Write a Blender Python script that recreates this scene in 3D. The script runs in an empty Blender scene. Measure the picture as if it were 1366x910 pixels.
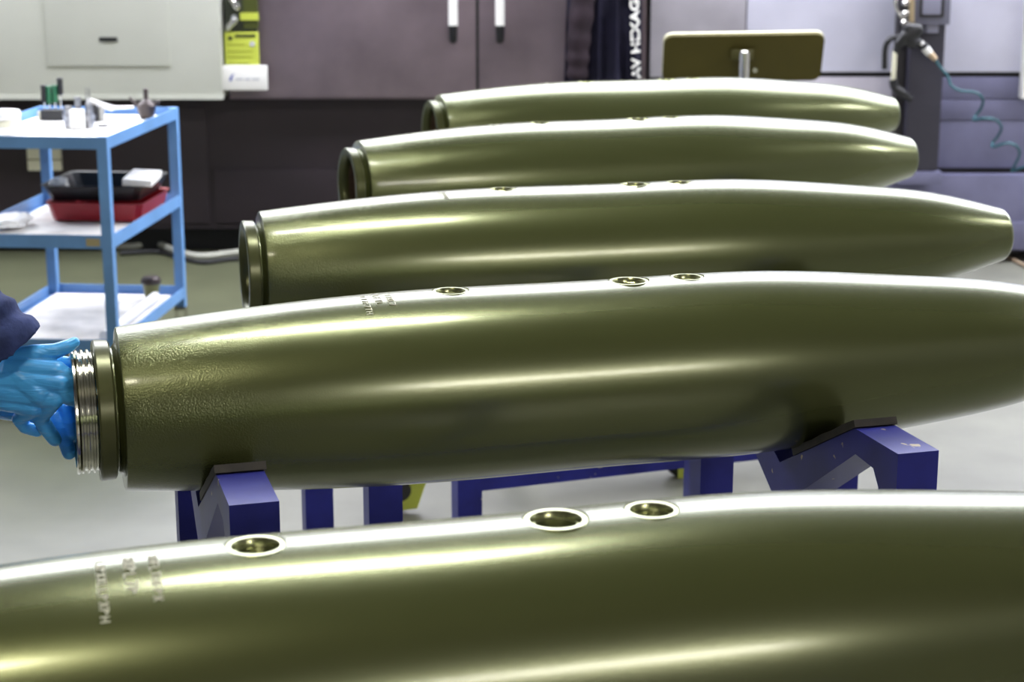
import bpy, bmesh, math, random
from mathutils import Vector, Matrix, noise
random.seed(7)
C = bpy.context.scene.collection
sc = bpy.context.scene
PI = math.pi
# ---------------------------------------------------------------- camera constants (metres)
F, PITCH, AX = 2400.0, 0.23851, 0.95          # focal length in px, pitch, height of the casings' axes
CAMZ = AX + 0.6658
cp, sp = math.cos(PITCH), math.sin(PITCH)

def ray(px, py):
    a, v = (px - 683) / F, -(py - 455) / F
    return Vector((a, cp + v * sp, -sp + v * cp))
def at(px, py, Y):
    r = ray(px, py)
    return Vector((0, 0, CAMZ)) + r * (Y / r.y)
def onz(px, py, z):
    r = ray(px, py)
    return Vector((0, 0, CAMZ)) + r * ((z - CAMZ) / r.z)

# ---------------------------------------------------------------- materials
def mat(name, col, rough=0.5, metal=0.0, var=0.0, vscale=6.0, bump=0.0, bscale=200.0, emit=None, estr=0.0,
        rvar=0.0, spec=0.5, stretch=None, chips=None, chipthr=0.7, chipscale=25.0):
    m = bpy.data.materials.new(name); m.use_nodes = True
    nt = m.node_tree; b = nt.nodes['Principled BSDF']
    c4 = (*col, 1)
    b.inputs['Base Color'].default_value = c4
    b.inputs['Roughness'].default_value = rough
    b.inputs['Metallic'].default_value = metal
    b.inputs['Specular IOR Level'].default_value = spec
    L = nt.links.new
    tc = nt.nodes.new('ShaderNodeTexCoord')
    src = tc.outputs['Object']
    if stretch:
        mp = nt.nodes.new('ShaderNodeMapping'); mp.inputs['Scale'].default_value = stretch
        L(src, mp.inputs['Vector']); src = mp.outputs['Vector']
    if var or rvar:
        n = nt.nodes.new('ShaderNodeTexNoise'); n.inputs['Scale'].default_value = vscale; n.inputs['Detail'].default_value = 5
        L(src, n.inputs['Vector'])
        if var:
            r = nt.nodes.new('ShaderNodeValToRGB')
            r.color_ramp.elements[0].position = .3; r.color_ramp.elements[1].position = .7
            r.color_ramp.elements[0].color = (*[x * (1 - var) for x in col], 1)
            r.color_ramp.elements[1].color = (*[min(1, x * (1 + var)) for x in col], 1)
            L(n.outputs['Fac'], r.inputs['Fac']); L(r.outputs['Color'], b.inputs['Base Color'])
            colout = r.outputs['Color']
        if rvar:
            mr = nt.nodes.new('ShaderNodeMapRange')
            mr.inputs['To Min'].default_value = rough - rvar; mr.inputs['To Max'].default_value = rough + rvar
            L(n.outputs['Fac'], mr.inputs['Value']); L(mr.outputs['Result'], b.inputs['Roughness'])
    if chips:
        n2 = nt.nodes.new('ShaderNodeTexNoise'); n2.inputs['Scale'].default_value = chipscale; n2.inputs['Detail'].default_value = 3
        L(src, n2.inputs['Vector'])
        r2 = nt.nodes.new('ShaderNodeValToRGB'); r2.color_ramp.interpolation = 'LINEAR'
        r2.color_ramp.elements[0].position = chipthr; r2.color_ramp.elements[1].position = chipthr + .02
        L(n2.outputs['Fac'], r2.inputs['Fac'])
        mx = nt.nodes.new('ShaderNodeMix'); mx.data_type = 'RGBA'
        L(r2.outputs['Color'], mx.inputs['Factor'])
        if var: L(colout, mx.inputs['A'])
        else: mx.inputs['A'].default_value = c4
        mx.inputs['B'].default_value = (*chips, 1)
        L(mx.outputs['Result'], b.inputs['Base Color'])
    if bump:
        n3 = nt.nodes.new('ShaderNodeTexNoise'); n3.inputs['Scale'].default_value = bscale; n3.inputs['Detail'].default_value = 4
        L(src, n3.inputs['Vector'])
        bp = nt.nodes.new('ShaderNodeBump'); bp.inputs['Strength'].default_value = bump; bp.inputs['Distance'].default_value = .004
        L(n3.outputs['Fac'], bp.inputs['Height']); L(bp.outputs['Normal'], b.inputs['Normal'])
    if emit:
        b.inputs['Emission Color'].default_value = (*emit, 1); b.inputs['Emission Strength'].default_value = estr
    return m

def olive_paint():
    """half-gloss olive paint, gritty near the rear edge (local x is metres from the rear edge)"""
    m = mat('olive_drab_paint', (.112, .128, .042), .3, .55, spec=.8)
    nt = m.node_tree; b = nt.nodes['Principled BSDF']; L = nt.links.new
    b.inputs['Coat Weight'].default_value = .5; b.inputs['Coat Roughness'].default_value = .17; b.inputs['Coat IOR'].default_value = 1.55
    tc = nt.nodes.new('ShaderNodeTexCoord'); sx = nt.nodes.new('ShaderNodeSeparateXYZ'); L(tc.outputs['Object'], sx.inputs[0])
    big = nt.nodes.new('ShaderNodeTexNoise'); big.inputs['Scale'].default_value = 7; big.inputs['Detail'].default_value = 1
    L(tc.outputs['Object'], big.inputs['Vector'])
    edge = nt.nodes.new('ShaderNodeMath'); edge.operation = 'MULTIPLY_ADD'; edge.inputs[1].default_value = .28; 
    L(big.outputs['Fac'], edge.inputs[0]); L(sx.outputs['X'], edge.inputs[2])
    mr = nt.nodes.new('ShaderNodeMapRange'); mr.interpolation_type = 'SMOOTHERSTEP'; mr.inputs['From Min'].default_value = .10; mr.inputs['From Max'].default_value = .50
    mr.inputs['To Min'].default_value = .32; mr.inputs['To Max'].default_value = .03
    L(edge.outputs[0], mr.inputs['Value'])
    fine = nt.nodes.new('ShaderNodeTexNoise'); fine.inputs['Scale'].default_value = 420; fine.inputs['Detail'].default_value = 2
    L(tc.outputs['Object'], fine.inputs['Vector'])
    bp = nt.nodes.new('ShaderNodeBump'); bp.inputs['Distance'].default_value = .003
    L(mr.outputs['Result'], bp.inputs['Strength']); L(fine.outputs['Fac'], bp.inputs['Height'])
    L(bp.outputs['Normal'], b.inputs['Normal'])
    b.inputs['Roughness'].default_value = .27
    return m

M = dict(
    olive=olive_paint(),
    olive_edge=mat('olive_machined', (.085, .092, .034), .3, .4),
    bore=mat('bare_bore_steel', (.16, .11, .08), .4, .6, var=.4, vscale=20),
    steel=mat('bright_machined_steel', (.62, .62, .52), .16, 1.0),
    socket=mat('zinc_socket', (.36, .38, .20), .26, .9),
    stamp=mat('stamp_glint_paint', (.85, .85, .75), .5, 0),  # pale colour stands in for highlights caught by the raised strokes
    blue=mat('cobalt_blue_paint', (.020, .024, .21), .45, 0, var=.3, vscale=9, spec=.3, chips=(.40, .34, .24), chipthr=.705, chipscale=26),
    pad=mat('dark_rubber', (.022, .018, .014), .6, 0, var=.5, vscale=40),
    lime=mat('lime_plastic', (.50, .56, .07), .45),
    rubber=mat('black_rubber', (.012, .012, .013), .5),
    glove=None,
    denim=mat('navy_twill', (.032, .046, .135), .85, 0, var=.4, vscale=30, bump=.5, bscale=60, spec=.2),
    skin=mat('skin', (.55, .33, .24), .5),
    hair=mat('dark_hair', (.03, .02, .015), .6),
    leather=mat('black_leather', (.012, .011, .01), .4),
    trolley=mat('light_blue_enamel', (.14, .30, .58), .4, 0, var=.12, vscale=5),
    white=mat('white_sheet', (.8, .79, .77), .6),
    dirty=mat('stained_white_sheet', (.72, .69, .66), .6, 0, var=.25, vscale=9),
    red=mat('red_plastic', (.30, .012, .022), .35),
    black=mat('black_plastic', (.01, .01, .012), .35),
    green=mat('green_plastic', (.012, .13, .055), .4),
    cream=mat('cream_plastic', (.62, .6, .46), .45),
    brown=mat('brown_bronze', (.055, .04, .038), .4, .3),
    chrome=mat('chrome', (.75, .73, .7), .2, 1.0),
    cabinet=mat('off_white_enamel', (.55, .56, .50), .45, 0, var=.04, vscale=3),
    base=mat('dark_plum_enamel', (.021, .013, .018), .6, 0, var=.2, vscale=4),
    void=mat('black_gap', (.006, .006, .007), .6),
    greydoor=mat('brushed_grey_door', (.21, .165, .19), .42, .45, var=.22, vscale=3.2, rvar=.06),
    lav=mat('pale_lavender_panel', (.62, .62, .76), .45, .15, var=.1, vscale=3),
    lavd=mat('slate_lavender_panel', (.135, .135, .225), .5, .1, var=.15, vscale=5),
    lavm=mat('warm_grey_panel', (.42, .40, .46), .45, .2, var=.2, vscale=3),
    slate=mat('slate_column', (.030, .028, .044), .5, 0, var=.1, vscale=6),
    jacket=mat('black_navy_cloth', (.012, .011, .026), .8, 0, var=.35, vscale=10, spec=.2),
    board=mat('olive_board', (.070, .058, .004), .8, .1, var=.1, vscale=5),
    boardedge=mat('lit_board_edge', (.55, .53, .33), .4),
    teal=mat('teal_hose', (.03, .10, .125), .25),
    cable=mat('pale_cable', (.42, .42, .36), .5),
    fitting=mat('dull_steel', (.32, .32, .33), .35, .9, var=.5, vscale=60),
    logo=mat('blue_logo', (.02, .05, .35), .5),
    inkgrey=mat('grey_ink', (.45, .46, .5), .6),
    wall=mat('painted_wall', (.36, .36, .36), .7),
    ceil=mat('ceiling_board', (.10, .10, .10), .8),
    floor=mat('sealed_concrete', (.24, .24, .205), .38, 0, var=.16, vscale=1.7, rvar=.08, bump=.03, bscale=40),
    lampwhite=mat('lamp_housing', (.7, .7, .7), .5),
    lamp=mat('lamp_tube_glow', (1, 1, 1), .5, emit=(1, .99, .92), estr=78),
    lampwarm=mat('warm_tube_glow', (1, 1, 1), .5, emit=(1, .93, .72), estr=110),
    lampback=mat('cool_panel_glow', (1, 1, 1), .5, emit=(.89, .91, 1), estr=12.5),
    sky=mat('daylight_pane', (1, 1, 1), .5, emit=(1, .93, .92), estr=48),
)
def glove_mat():
    m = mat('blue_nitrile', (.075, .42, .95), .34, 0, var=.12, vscale=25)
    nt = m.node_tree; b = nt.nodes['Principled BSDF']; L = nt.links.new
    tc = nt.nodes.new('ShaderNodeTexCoord')
    mp = nt.nodes.new('ShaderNodeMapping'); mp.inputs['Rotation'].default_value = (0, .75, 0); mp.inputs['Scale'].default_value = (14, 14, 62)
    L(tc.outputs['Object'], mp.inputs['Vector'])
    n = nt.nodes.new('ShaderNodeTexNoise'); n.inputs['Scale'].default_value = 1.6; n.inputs['Detail'].default_value = 2; n.inputs['Distortion'].default_value = .6
    L(mp.outputs['Vector'], n.inputs['Vector'])
    bp = nt.nodes.new('ShaderNodeBump'); bp.inputs['Strength'].default_value = .55; bp.inputs['Distance'].default_value = .006
    L(n.outputs['Fac'], bp.inputs['Height']); L(bp.outputs['Normal'], b.inputs['Normal'])
    return m
M['glove'] = glove_mat()
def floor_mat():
    """pale sealed concrete, blending to a dark greenish tone towards the left and back"""
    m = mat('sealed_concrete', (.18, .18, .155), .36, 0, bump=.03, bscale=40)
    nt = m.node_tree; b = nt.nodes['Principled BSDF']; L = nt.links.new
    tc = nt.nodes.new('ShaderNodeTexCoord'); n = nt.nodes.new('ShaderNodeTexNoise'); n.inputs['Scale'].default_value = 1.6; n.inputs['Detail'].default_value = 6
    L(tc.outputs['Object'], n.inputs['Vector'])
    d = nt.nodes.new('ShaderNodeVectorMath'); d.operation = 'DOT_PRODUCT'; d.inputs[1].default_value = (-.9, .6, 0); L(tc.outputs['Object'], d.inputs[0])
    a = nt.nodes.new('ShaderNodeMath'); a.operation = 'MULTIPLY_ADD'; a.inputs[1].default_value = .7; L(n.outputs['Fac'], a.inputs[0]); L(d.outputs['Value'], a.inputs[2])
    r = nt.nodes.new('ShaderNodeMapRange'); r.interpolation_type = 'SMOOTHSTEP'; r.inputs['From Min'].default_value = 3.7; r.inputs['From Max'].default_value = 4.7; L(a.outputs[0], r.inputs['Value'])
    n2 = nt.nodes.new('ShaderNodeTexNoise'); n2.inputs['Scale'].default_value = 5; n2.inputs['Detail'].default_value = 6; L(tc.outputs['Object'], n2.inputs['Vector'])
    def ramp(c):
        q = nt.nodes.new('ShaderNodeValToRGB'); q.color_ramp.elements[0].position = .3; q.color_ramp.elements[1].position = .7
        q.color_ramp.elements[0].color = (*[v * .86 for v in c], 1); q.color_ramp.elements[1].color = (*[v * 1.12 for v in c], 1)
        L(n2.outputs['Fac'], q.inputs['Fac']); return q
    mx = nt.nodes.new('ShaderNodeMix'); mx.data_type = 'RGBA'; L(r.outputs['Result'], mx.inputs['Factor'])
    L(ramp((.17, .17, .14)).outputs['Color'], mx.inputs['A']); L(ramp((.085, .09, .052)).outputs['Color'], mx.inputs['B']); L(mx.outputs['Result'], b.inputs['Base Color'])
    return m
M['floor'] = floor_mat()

# ---------------------------------------------------------------- object helpers
def link(name, me, m, parent=None, smooth=None):
    o = bpy.data.objects.new(name, me); C.objects.link(o)
    if m is not None and not me.materials: me.materials.append(m)
    if parent is not None: o.parent = parent
    if smooth is not None:
        for p in me.polygons: p.use_smooth = True
        me.set_sharp_from_angle(angle=math.radians(smooth))
    return o
def build(name, bm, m, parent=None, smooth=None, bevel=0):
    if bevel:
        es = [e for e in bm.edges if len(e.link_faces) == 2 and e.calc_face_angle(0) > .6]
        bmesh.ops.bevel(bm, geom=es, offset=bevel, segments=2, profile=.6, affect='EDGES')
        if smooth is None: smooth = 40
    bmesh.ops.recalc_face_normals(bm, faces=bm.faces[:])
    me = bpy.data.meshes.new(name); bm.to_mesh(me); bm.free()
    return link(name, me, m, parent, smooth)
def tag(o, label, cat, group=None):
    o['label'] = label; o['category'] = cat
    if group: o['group'] = group
    return o
def empty(name, loc, rz, label, cat, group=None):
    o = bpy.data.objects.new(name, None); C.objects.link(o); o.empty_display_size = .1
    o.location = loc; o.rotation_euler = (0, 0, rz)
    return tag(o, label, cat, group)
def structure(o): o['kind'] = 'structure'; return o
def box(bm, x0, x1, y0, y1, z0, z1, mtx=None):
    vs = [Vector((x, y, z)) for x in (x0, x1) for y in (y0, y1) for z in (z0, z1)]
    if mtx: vs = [mtx @ v for v in vs]
    v = [bm.verts.new(q) for q in vs]
    for f in ((0, 1, 3, 2), (4, 6, 7, 5), (0, 4, 5, 1), (2, 3, 7, 6), (0, 2, 6, 4), (1, 5, 7, 3)):
        bm.faces.new([v[i] for i in f])
def boxbm(*a, **k): bm = bmesh.new(); box(bm, *a, **k); return bm
def pbox(px0, py0, px1, py1, Y, depth, lift=0):
    """a slab whose front face, in the plane y=Y, spans the given picture rectangle's corners"""
    a, b = at(px0, py0, Y), at(px1, py1, Y)
    return boxbm(min(a.x, b.x), max(a.x, b.x), Y, Y + depth, min(a.z, b.z), max(a.z, b.z))
def prism(bm, pts, axis, a, b):
    """extrude a 2D outline: axis 'x' -> pts are (y,z); 'y' -> (x,z); 'z' -> (x,y)"""
    def P(p, t): return {'x': (t, p[0], p[1]), 'y': (p[0], t, p[1]), 'z': (p[0], p[1], t)}[axis]
    A = [bm.verts.new(P(p, a)) for p in pts]; B = [bm.verts.new(P(p, b)) for p in pts]
    n = len(pts)
    bm.faces.new(A); bm.faces.new(B[::-1])
    for i in range(n): bm.faces.new((A[i], B[i], B[(i + 1) % n], A[(i + 1) % n]))
def lathe(bm, prof, axis='z', seg=32, closed=True, org=(0, 0, 0)):
    """prof: list of (t along the axis, radius)"""
    rings = []
    o = Vector(org)
    for t, r in prof:
        ring = []
        for k in range(seg):
            a = 2 * PI * k / seg; c, s = r * math.cos(a), r * math.sin(a)
            ring.append(bm.verts.new(o + Vector({'z': (c, s, t), 'x': (t, c, s), 'y': (c, t, s)}[axis])))
        rings.append(ring)
    for i in range(len(rings) - 1):
        for k in range(seg):
            k2 = (k + 1) % seg
            bm.faces.new((rings[i][k], rings[i][k2], rings[i + 1][k2], rings[i + 1][k]))
    if closed:
        bm.faces.new(rings[0][::-1]); bm.faces.new(rings[-1])
def ringlathe(bm, prof, axis='z', seg=32, org=(0, 0, 0)):
    """profile closed on itself (tube walls)"""
    lathe(bm, prof + [prof[0]], axis, seg, False, org)
    bmesh.ops.remove_doubles(bm, verts=bm.verts[:], dist=1e-6)
def catmull(P, n=8):
    P = [Vector(p) for p in P]; out = []
    Q = [P[0] * 2 - P[1]] + P + [P[-1] * 2 - P[-2]]
    for i in range(1, len(Q) - 2):
        a, b, c, d = Q[i - 1:i + 3]
        for k in range(n):
            t = k / n
            out.append(.5 * ((2 * b) + (c - a) * t + (2 * a - 5 * b + 4 * c - d) * t * t + (3 * b - a - 3 * c + d) * t ** 3))
    out.append(P[-1]); return out
def tube(bm, P, r, seg=10, radii=None):
    rings = []
    up = Vector((0, .13, 1)).normalized()
    for i, p in enumerate(P):
        t = (P[min(i + 1, len(P) - 1)] - P[max(i - 1, 0)]).normalized()
        s = t.cross(up)
        if s.length < .1: s = t.cross(Vector((1, 0, 0)))
        s.normalize(); w = s.cross(t)
        rr = radii[i] if radii else r
        rings.append([bm.verts.new(p + (s * math.cos(2 * PI * k / seg) + w * math.sin(2 * PI * k / seg)) * rr) for k in range(seg)])
    for i in range(len(rings) - 1):
        for k in range(seg):
            k2 = (k + 1) % seg
            bm.faces.new((rings[i][k], rings[i][k2], rings[i + 1][k2], rings[i + 1][k]))
    bm.faces.new(rings[0][::-1]); bm.faces.new(rings[-1])
def capsule(bm, a, b, ra, rb, flat_a=False, flat_b=False, seg=20):
    a, b = Vector(a), Vector(b); t = (b - a); Ln = t.length; t.normalize()
    s = t.orthogonal().normalized(); w = t.cross(s)
    prof = []
    if flat_a: prof.append((0, ra))
    else: prof += [(-ra * math.cos(q), max(ra * math.sin(q), 1e-4)) for q in [PI / 2 * k / 5 for k in range(6)]]
    if flat_b: prof.append((Ln, rb))
    else: prof += [(Ln + rb * math.sin(q), max(rb * math.cos(q), 1e-4)) for q in [PI / 2 * k / 5 for k in range(6)]]
    rings = [[bm.verts.new(a + t * d + (s * math.cos(2 * PI * k / seg) + w * math.sin(2 * PI * k / seg)) * r) for k in range(seg)] for d, r in prof]
    for i in range(len(rings) - 1):
        for k in range(seg):
            k2 = (k + 1) % seg
            bm.faces.new((rings[i][k], rings[i][k2], rings[i + 1][k2], rings[i + 1][k]))
    bm.faces.new(rings[0][::-1]); bm.faces.new(rings[-1])
def ellipsoid(bm, c, rx, ry, rz, mtx=None):
    r = bmesh.ops.create_uvsphere(bm, u_segments=24, v_segments=16, radius=1)
    for v in r['verts']:
        v.co = Vector((v.co.x * rx, v.co.y * ry, v.co.z * rz))
        if mtx: v.co = mtx @ v.co
        v.co += Vector(c)
def baked(o):
    """apply the modifiers of o into its mesh"""
    dg = bpy.context.evaluated_depsgraph_get(); dg.update()
    me = bpy.data.meshes.new_from_object(o.evaluated_get(dg)); o.modifiers.clear()
    old = o.data; o.data = me; bpy.data.meshes.remove(old); return o
def organic(name, bm, m, parent, voxel, smooth=6):
    """one continuous skin over overlapping limb volumes"""
    o = build(name, bm, m, parent)
    r = o.modifiers.new('r', 'REMESH'); r.mode = 'VOXEL'; r.voxel_size = voxel; r.use_smooth_shade = True
    s = o.modifiers.new('s', 'SMOOTH'); s.iterations = smooth; s.factor = .5
    baked(o)
    for p in o.data.polygons: p.use_smooth = True
    return o
def text_mesh(name, body, size, depth, m, parent, mtx):
    cu = bpy.data.curves.new(name, 'FONT'); cu.body = body; cu.size = size; cu.extrude = depth; cu.offset = size * .02
    t = bpy.data.objects.new(name, cu); C.objects.link(t)
    dg = bpy.context.evaluated_depsgraph_get(); dg.update()
    me = bpy.data.meshes.new_from_object(t.evaluated_get(dg))
    bpy.data.objects.remove(t); bpy.data.curves.remove(cu)
    me.transform(mtx); me.materials.clear()
    return link(name, me, m, parent)
def copy_tree(o, parent=None):
    c = o.copy(); C.objects.link(c)
    if parent: c.parent = parent
    for ch in list(o.children): copy_tree(ch, c)
    return c

# ================================================================ SETTING
X0, X1, Y0, Y1, ZC = -6.5, 8.5, -5.0, 11.5, 4.25
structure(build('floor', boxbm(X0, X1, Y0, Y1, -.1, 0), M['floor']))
structure(build('ceiling', boxbm(X0, X1, Y0, Y1, ZC, ZC + .1), M['ceil']))
structure(build('wall_back', boxbm(X0, X1, Y1, Y1 + .1, 0, ZC), M['wall']))
structure(build('wall_left', boxbm(X0 - .1, X0, Y0, Y1, 0, ZC), M['wall']))
structure(build('wall_right', boxbm(X1, X1 + .1, Y0, Y1, 0, ZC), M['wall']))
bm = bmesh.new()
WX0, WX1, WZ0, WZ1 = 3.3, 6.0, 3.05, 3.65
for a in ((X0, WX0, 0, ZC), (WX1, X1, 0, ZC), (WX0, WX1, 0, WZ0), (WX0, WX1, WZ1, ZC)):
    box(bm, a[0], a[1], Y0 - .1, Y0, a[2], a[3])
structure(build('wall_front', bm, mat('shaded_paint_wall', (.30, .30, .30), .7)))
bm = bmesh.new()
for a in ((WX0, WX1, WZ0, WZ0 + .05), (WX0, WX1, WZ1 - .05, WZ1), (WX0, WX0 + .05, WZ0, WZ1), (WX1 - .05, WX1, WZ0, WZ1)):
    box(bm, a[0], a[1], Y0 - .07, Y0 - .01, a[2], a[3])
w = structure(build('window_1', bm, M['lampwhite']))
build('pane', boxbm(WX0 + .05, WX1 - .05, Y0 - .06, Y0 - .05, WZ0 + .05, WZ1 - .05), M['sky'], w)

def ceiling_light(x0, x1, y, wd, glow, label, group, z=3.9):
    t = empty('ceiling_light', ((x0 + x1) / 2, y, z), 0, label, 'lamp', group)
    h = (x1 - x0) / 2
    build('housing', boxbm(-h - .03, h + .03, -wd / 2 - .02, wd / 2 + .02, .03, .1), M['lampwhite'], t)
    build('diffuser', boxbm(-h, h, -wd / 2, wd / 2, 0, .03), glow, t)
    for s in (-.7, .7):
        bm = bmesh.new(); capsule(bm, (s * h, 0, .1), (s * h, 0, ZC - z), .006, .006, True, True, 8)
        build('hanger_rod', bm, M['chrome'], t)
g1 = 'ceiling strip lights'
ceiling_light(-.65, .45, 3.0, .26, M['lamp'], 'white strip light hanging above the row of casings', g1)
ceiling_light(5.2, 7.2, 4.3, .30, M['lamp'], 'white strip light hanging above the row of casings', g1)
ceiling_light(-1.05, -.35, -.1, .16, M['lampwarm'], 'warm strip light hanging over the camera side of the hall', g1)
for k in range(6):
    ceiling_light(-5.5, 7.5, 6.75 + .75 * k, .70, M['lampback'], 'long cool light panel hanging over the machines at the back', 'cool light panels at the back')

# ================================================================ CASINGS
SL = 1.521
KN = [0, .12, .28, .45, .62, .78, .9, .965, 1.0]
KR = [.1111, .1269, .1374, .1364, .1355, .1158, .0929, .0700, .0555]
def natural(xk, yk):
    n = len(xk); h = [xk[i + 1] - xk[i] for i in range(n - 1)]
    A = [[0.0] * n for _ in range(n)]; b = [0.0] * n; A[0][0] = A[-1][-1] = 1
    for i in range(1, n - 1):
        A[i][i - 1] = h[i - 1]; A[i][i] = 2 * (h[i - 1] + h[i]); A[i][i + 1] = h[i]
        b[i] = 6 * ((yk[i + 1] - yk[i]) / h[i] - (yk[i] - yk[i - 1]) / h[i - 1])
    for i in range(n):
        p = A[i][i]
        for j in range(i + 1, n):
            q = A[j][i] / p
            if q:
                for k in range(n): A[j][k] -= q * A[i][k]
                b[j] -= q * b[i]
    Mv = [0.0] * n
    for i in range(n - 1, -1, -1):
        Mv[i] = (b[i] - sum(A[i][k] * Mv[k] for k in range(i + 1, n))) / A[i][i]
    def f(x):
        i = max(0, min(n - 2, next((j for j in range(n - 1) if x <= xk[j + 1]), n - 2)))
        t = x - xk[i]
        return yk[i] + t * ((yk[i + 1] - yk[i]) / h[i] - h[i] * (2 * Mv[i] + Mv[i + 1]) / 6) + t * t * Mv[i] / 2 + t ** 3 * (Mv[i + 1] - Mv[i]) / (6 * h[i])
    return f
Rf = natural(KN, KR)
def R(s): return Rf(max(0, min(1, s / SL)))
HOLES = [(.4635, .0265), (.7295, .0300), (.8195, .0255)]
NS = 80
prof = [(0.30, .001), (.30, .068), (.006, .068), (.004, .072), (-.011, .072)]       # bore
neck_in = prof
body_prof = [(-.011, .084), (-.007, .084), (-.001, .092), (0.0, .1085), (.0008, .1106)]             # neck, then the rear lip
for k in range(NS + 1):
    s = .004 + (SL - .004) * k / NS
    body_prof.append((s, R(s)))
rn = R(SL)
body_prof += [(SL + .004, rn - .001), (SL + .008, rn - .005), (SL + .010, rn - .011), (SL + .010, .024), (SL - .03, .022), (SL - .03, .001)]
def body_mesh():
    bm = bmesh.new()
    lathe(bm, prof + body_prof, 'x', 128, True)
    bmesh.ops.recalc_face_normals(bm, faces=bm.faces[:])
    me = bpy.data.meshes.new('body'); bm.to_mesh(me); bm.free()
    o = bpy.data.objects.new('body', me); C.objects.link(o)
    cut = bmesh.new()
    for s, r in HOLES: lathe(cut, [(R(s) - .05, r), (R(s) + .05, r)], 'z', 48, True, (s, 0, 0))
    bmesh.ops.recalc_face_normals(cut, faces=cut.faces[:])
    cm = bpy.data.meshes.new('cut'); cut.to_mesh(cm); cut.free()
    co = bpy.data.objects.new('cut', cm); C.objects.link(co)
    b = o.modifiers.new('b', 'BOOLEAN'); b.operation = 'DIFFERENCE'; b.object = co; b.solver = 'EXACT'
    baked(o); bpy.data.objects.remove(co)
    me = o.data; bpy.data.objects.remove(o)
    me.materials.clear(); me.materials.append(M['olive']); me.materials.append(M['bore'])
    for p in me.polygons:
        c = p.center
        if (c.x < .31 and math.hypot(c.y, c.z) < .0745): p.material_index = 1
    return me
BODY = body_mesh()
def socket_mesh(s, r):
    bm = bmesh.new(); top = R(s) - .0012
    pr = [(top - .048, r - .0006), (top - .0010, r - .0006), (top, r - .0016), (top, r * .80), (top - .003, r * .74), (top - .006, r * .72)]
    z = top - .006
    while z > top - .040:                                  # thread
        pr += [(z, r * .72), (z - .0015, r * .66), (z - .003, r * .72)]; z -= .003
    pr += [(top - .043, r * .60), (top - .043, .0005), (top - .048, .0005)]
    ringlathe(bm, pr, 'z', 48, (s, 0, 0))
    bmesh.ops.recalc_face_normals(bm, faces=bm.faces[:])
    me = bpy.data.meshes.new('lug_socket'); bm.to_mesh(me); bm.free()
    for p in me.polygons: p.use_smooth = True
    me.set_sharp_from_angle(angle=math.radians(35)); me.materials.append(M['socket'])
    return me
SOCK = [socket_mesh(s, r) for s, r in HOLES]
def flange_mesh():
    bm = bmesh.new()
    ringlathe(bm, [(-.0095, .0715), (-.0095, .091), (-.012, .0945), (-.0295, .0955), (-.032, .0935), (-.032, .080), (-.027, .0745), (-.021, .0715)], 'x', 128)
    bmesh.ops.recalc_face_normals(bm, faces=bm.faces[:])
    me = bpy.data.meshes.new('rear_flange'); bm.to_mesh(me); bm.free()
    for p in me.polygons: p.use_smooth = True
    me.set_sharp_from_angle(angle=math.radians(30)); me.materials.append(M['olive_edge'])
    return me
FLANGE = flange_mesh()
def stamp_mesh(cols, seed):
    """rows of small stamped strokes running round the casing; cols = (s, first angle from the top towards the camera, number, size)"""
    rnd = random.Random(seed); bm = bmesh.new()
    GL = [((0, 0, 0, 1), (0, 1, .6, 1), (0, .5, .5, .5)), ((0, 0, 0, 1), (.6, 0, .6, 1), (0, .5, .6, .5)), ((0, 1, .6, 1), (.3, 0, .3, 1)),
          ((0, 0, .6, 0), (0, 0, 0, 1)), ((0, 0, 0, 1), (0, 1, .6, .7), (0, .5, .6, .7)), ((0, 1, .6, 1), (.6, 1, .2, 0)), ((0, 0, .6, 1), (0, 1, .6, 0))]
    for s, a0, n, sz in cols:
        a = a0
        for k in range(n):
            for x0, y0, x1, y1 in rnd.choice(GL):
                # glyph x runs round the casing, glyph y runs along its axis
                pts = []
                for t in (0, .5, 1):
                    u, v = x0 + (x1 - x0) * t, y0 + (y1 - y0) * t
                    ang = a + u * sz / .13; ss = s + v * sz; rr = R(ss) + .0004
                    pts.append(Vector((ss, -rr * math.sin(ang), rr * math.cos(ang))))
                tube(bm, pts, sz * .075, 6)
            a += sz * .95 / .13
    bmesh.ops.recalc_face_normals(bm, faces=bm.faces[:])
    me = bpy.data.meshes.new('stamped_marking'); bm.to_mesh(me); bm.free(); me.materials.append(M['stamp']); return me

POSE = [(-.6649, 1.3210, .26637), (-.5320, 2.3492, .27972), (-.4674, 3.2909, .25201), (-.3684, 4.3193, .34438), (-.2165, 5.3913, .31344)]
LAB = ['nearest olive green bomb casing, filling the bottom of the picture',
       'olive green bomb casing whose threaded rear ring the gloved hands hold',
       'olive green bomb casing right behind the one held by gloved hands',
       'olive green bomb casing fourth in the row, second from the back machines',
       'rearmost olive green bomb casing, in front of the tilted board on a pole']
STL = ['blue steel cradle stand under the nearest bomb casing',
       'chipped blue steel cradle stand carrying the casing held by gloved hands',
       'blue steel cradle stand under the third bomb casing from the front',
       'blue steel cradle stand under the fourth casing, its long rail showing',
       'blue steel cradle stand under the rearmost bomb casing']
stamps = [[(.330, .02, 11, .0075), (.352, .02, 6, .0095), (.373, .02, 9, .0075)], [(.332, .02, 7, .0085), (.350, .02, 4, .0095), (.367, .02, 5, .0085)],
          [(.332, .05, 3, .008), (.342, .06, 5, .008)], [(.330, .0, 4, .008), (.345, .0, 3, .008)], [(.332, .0, 4, .008)]]
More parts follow.
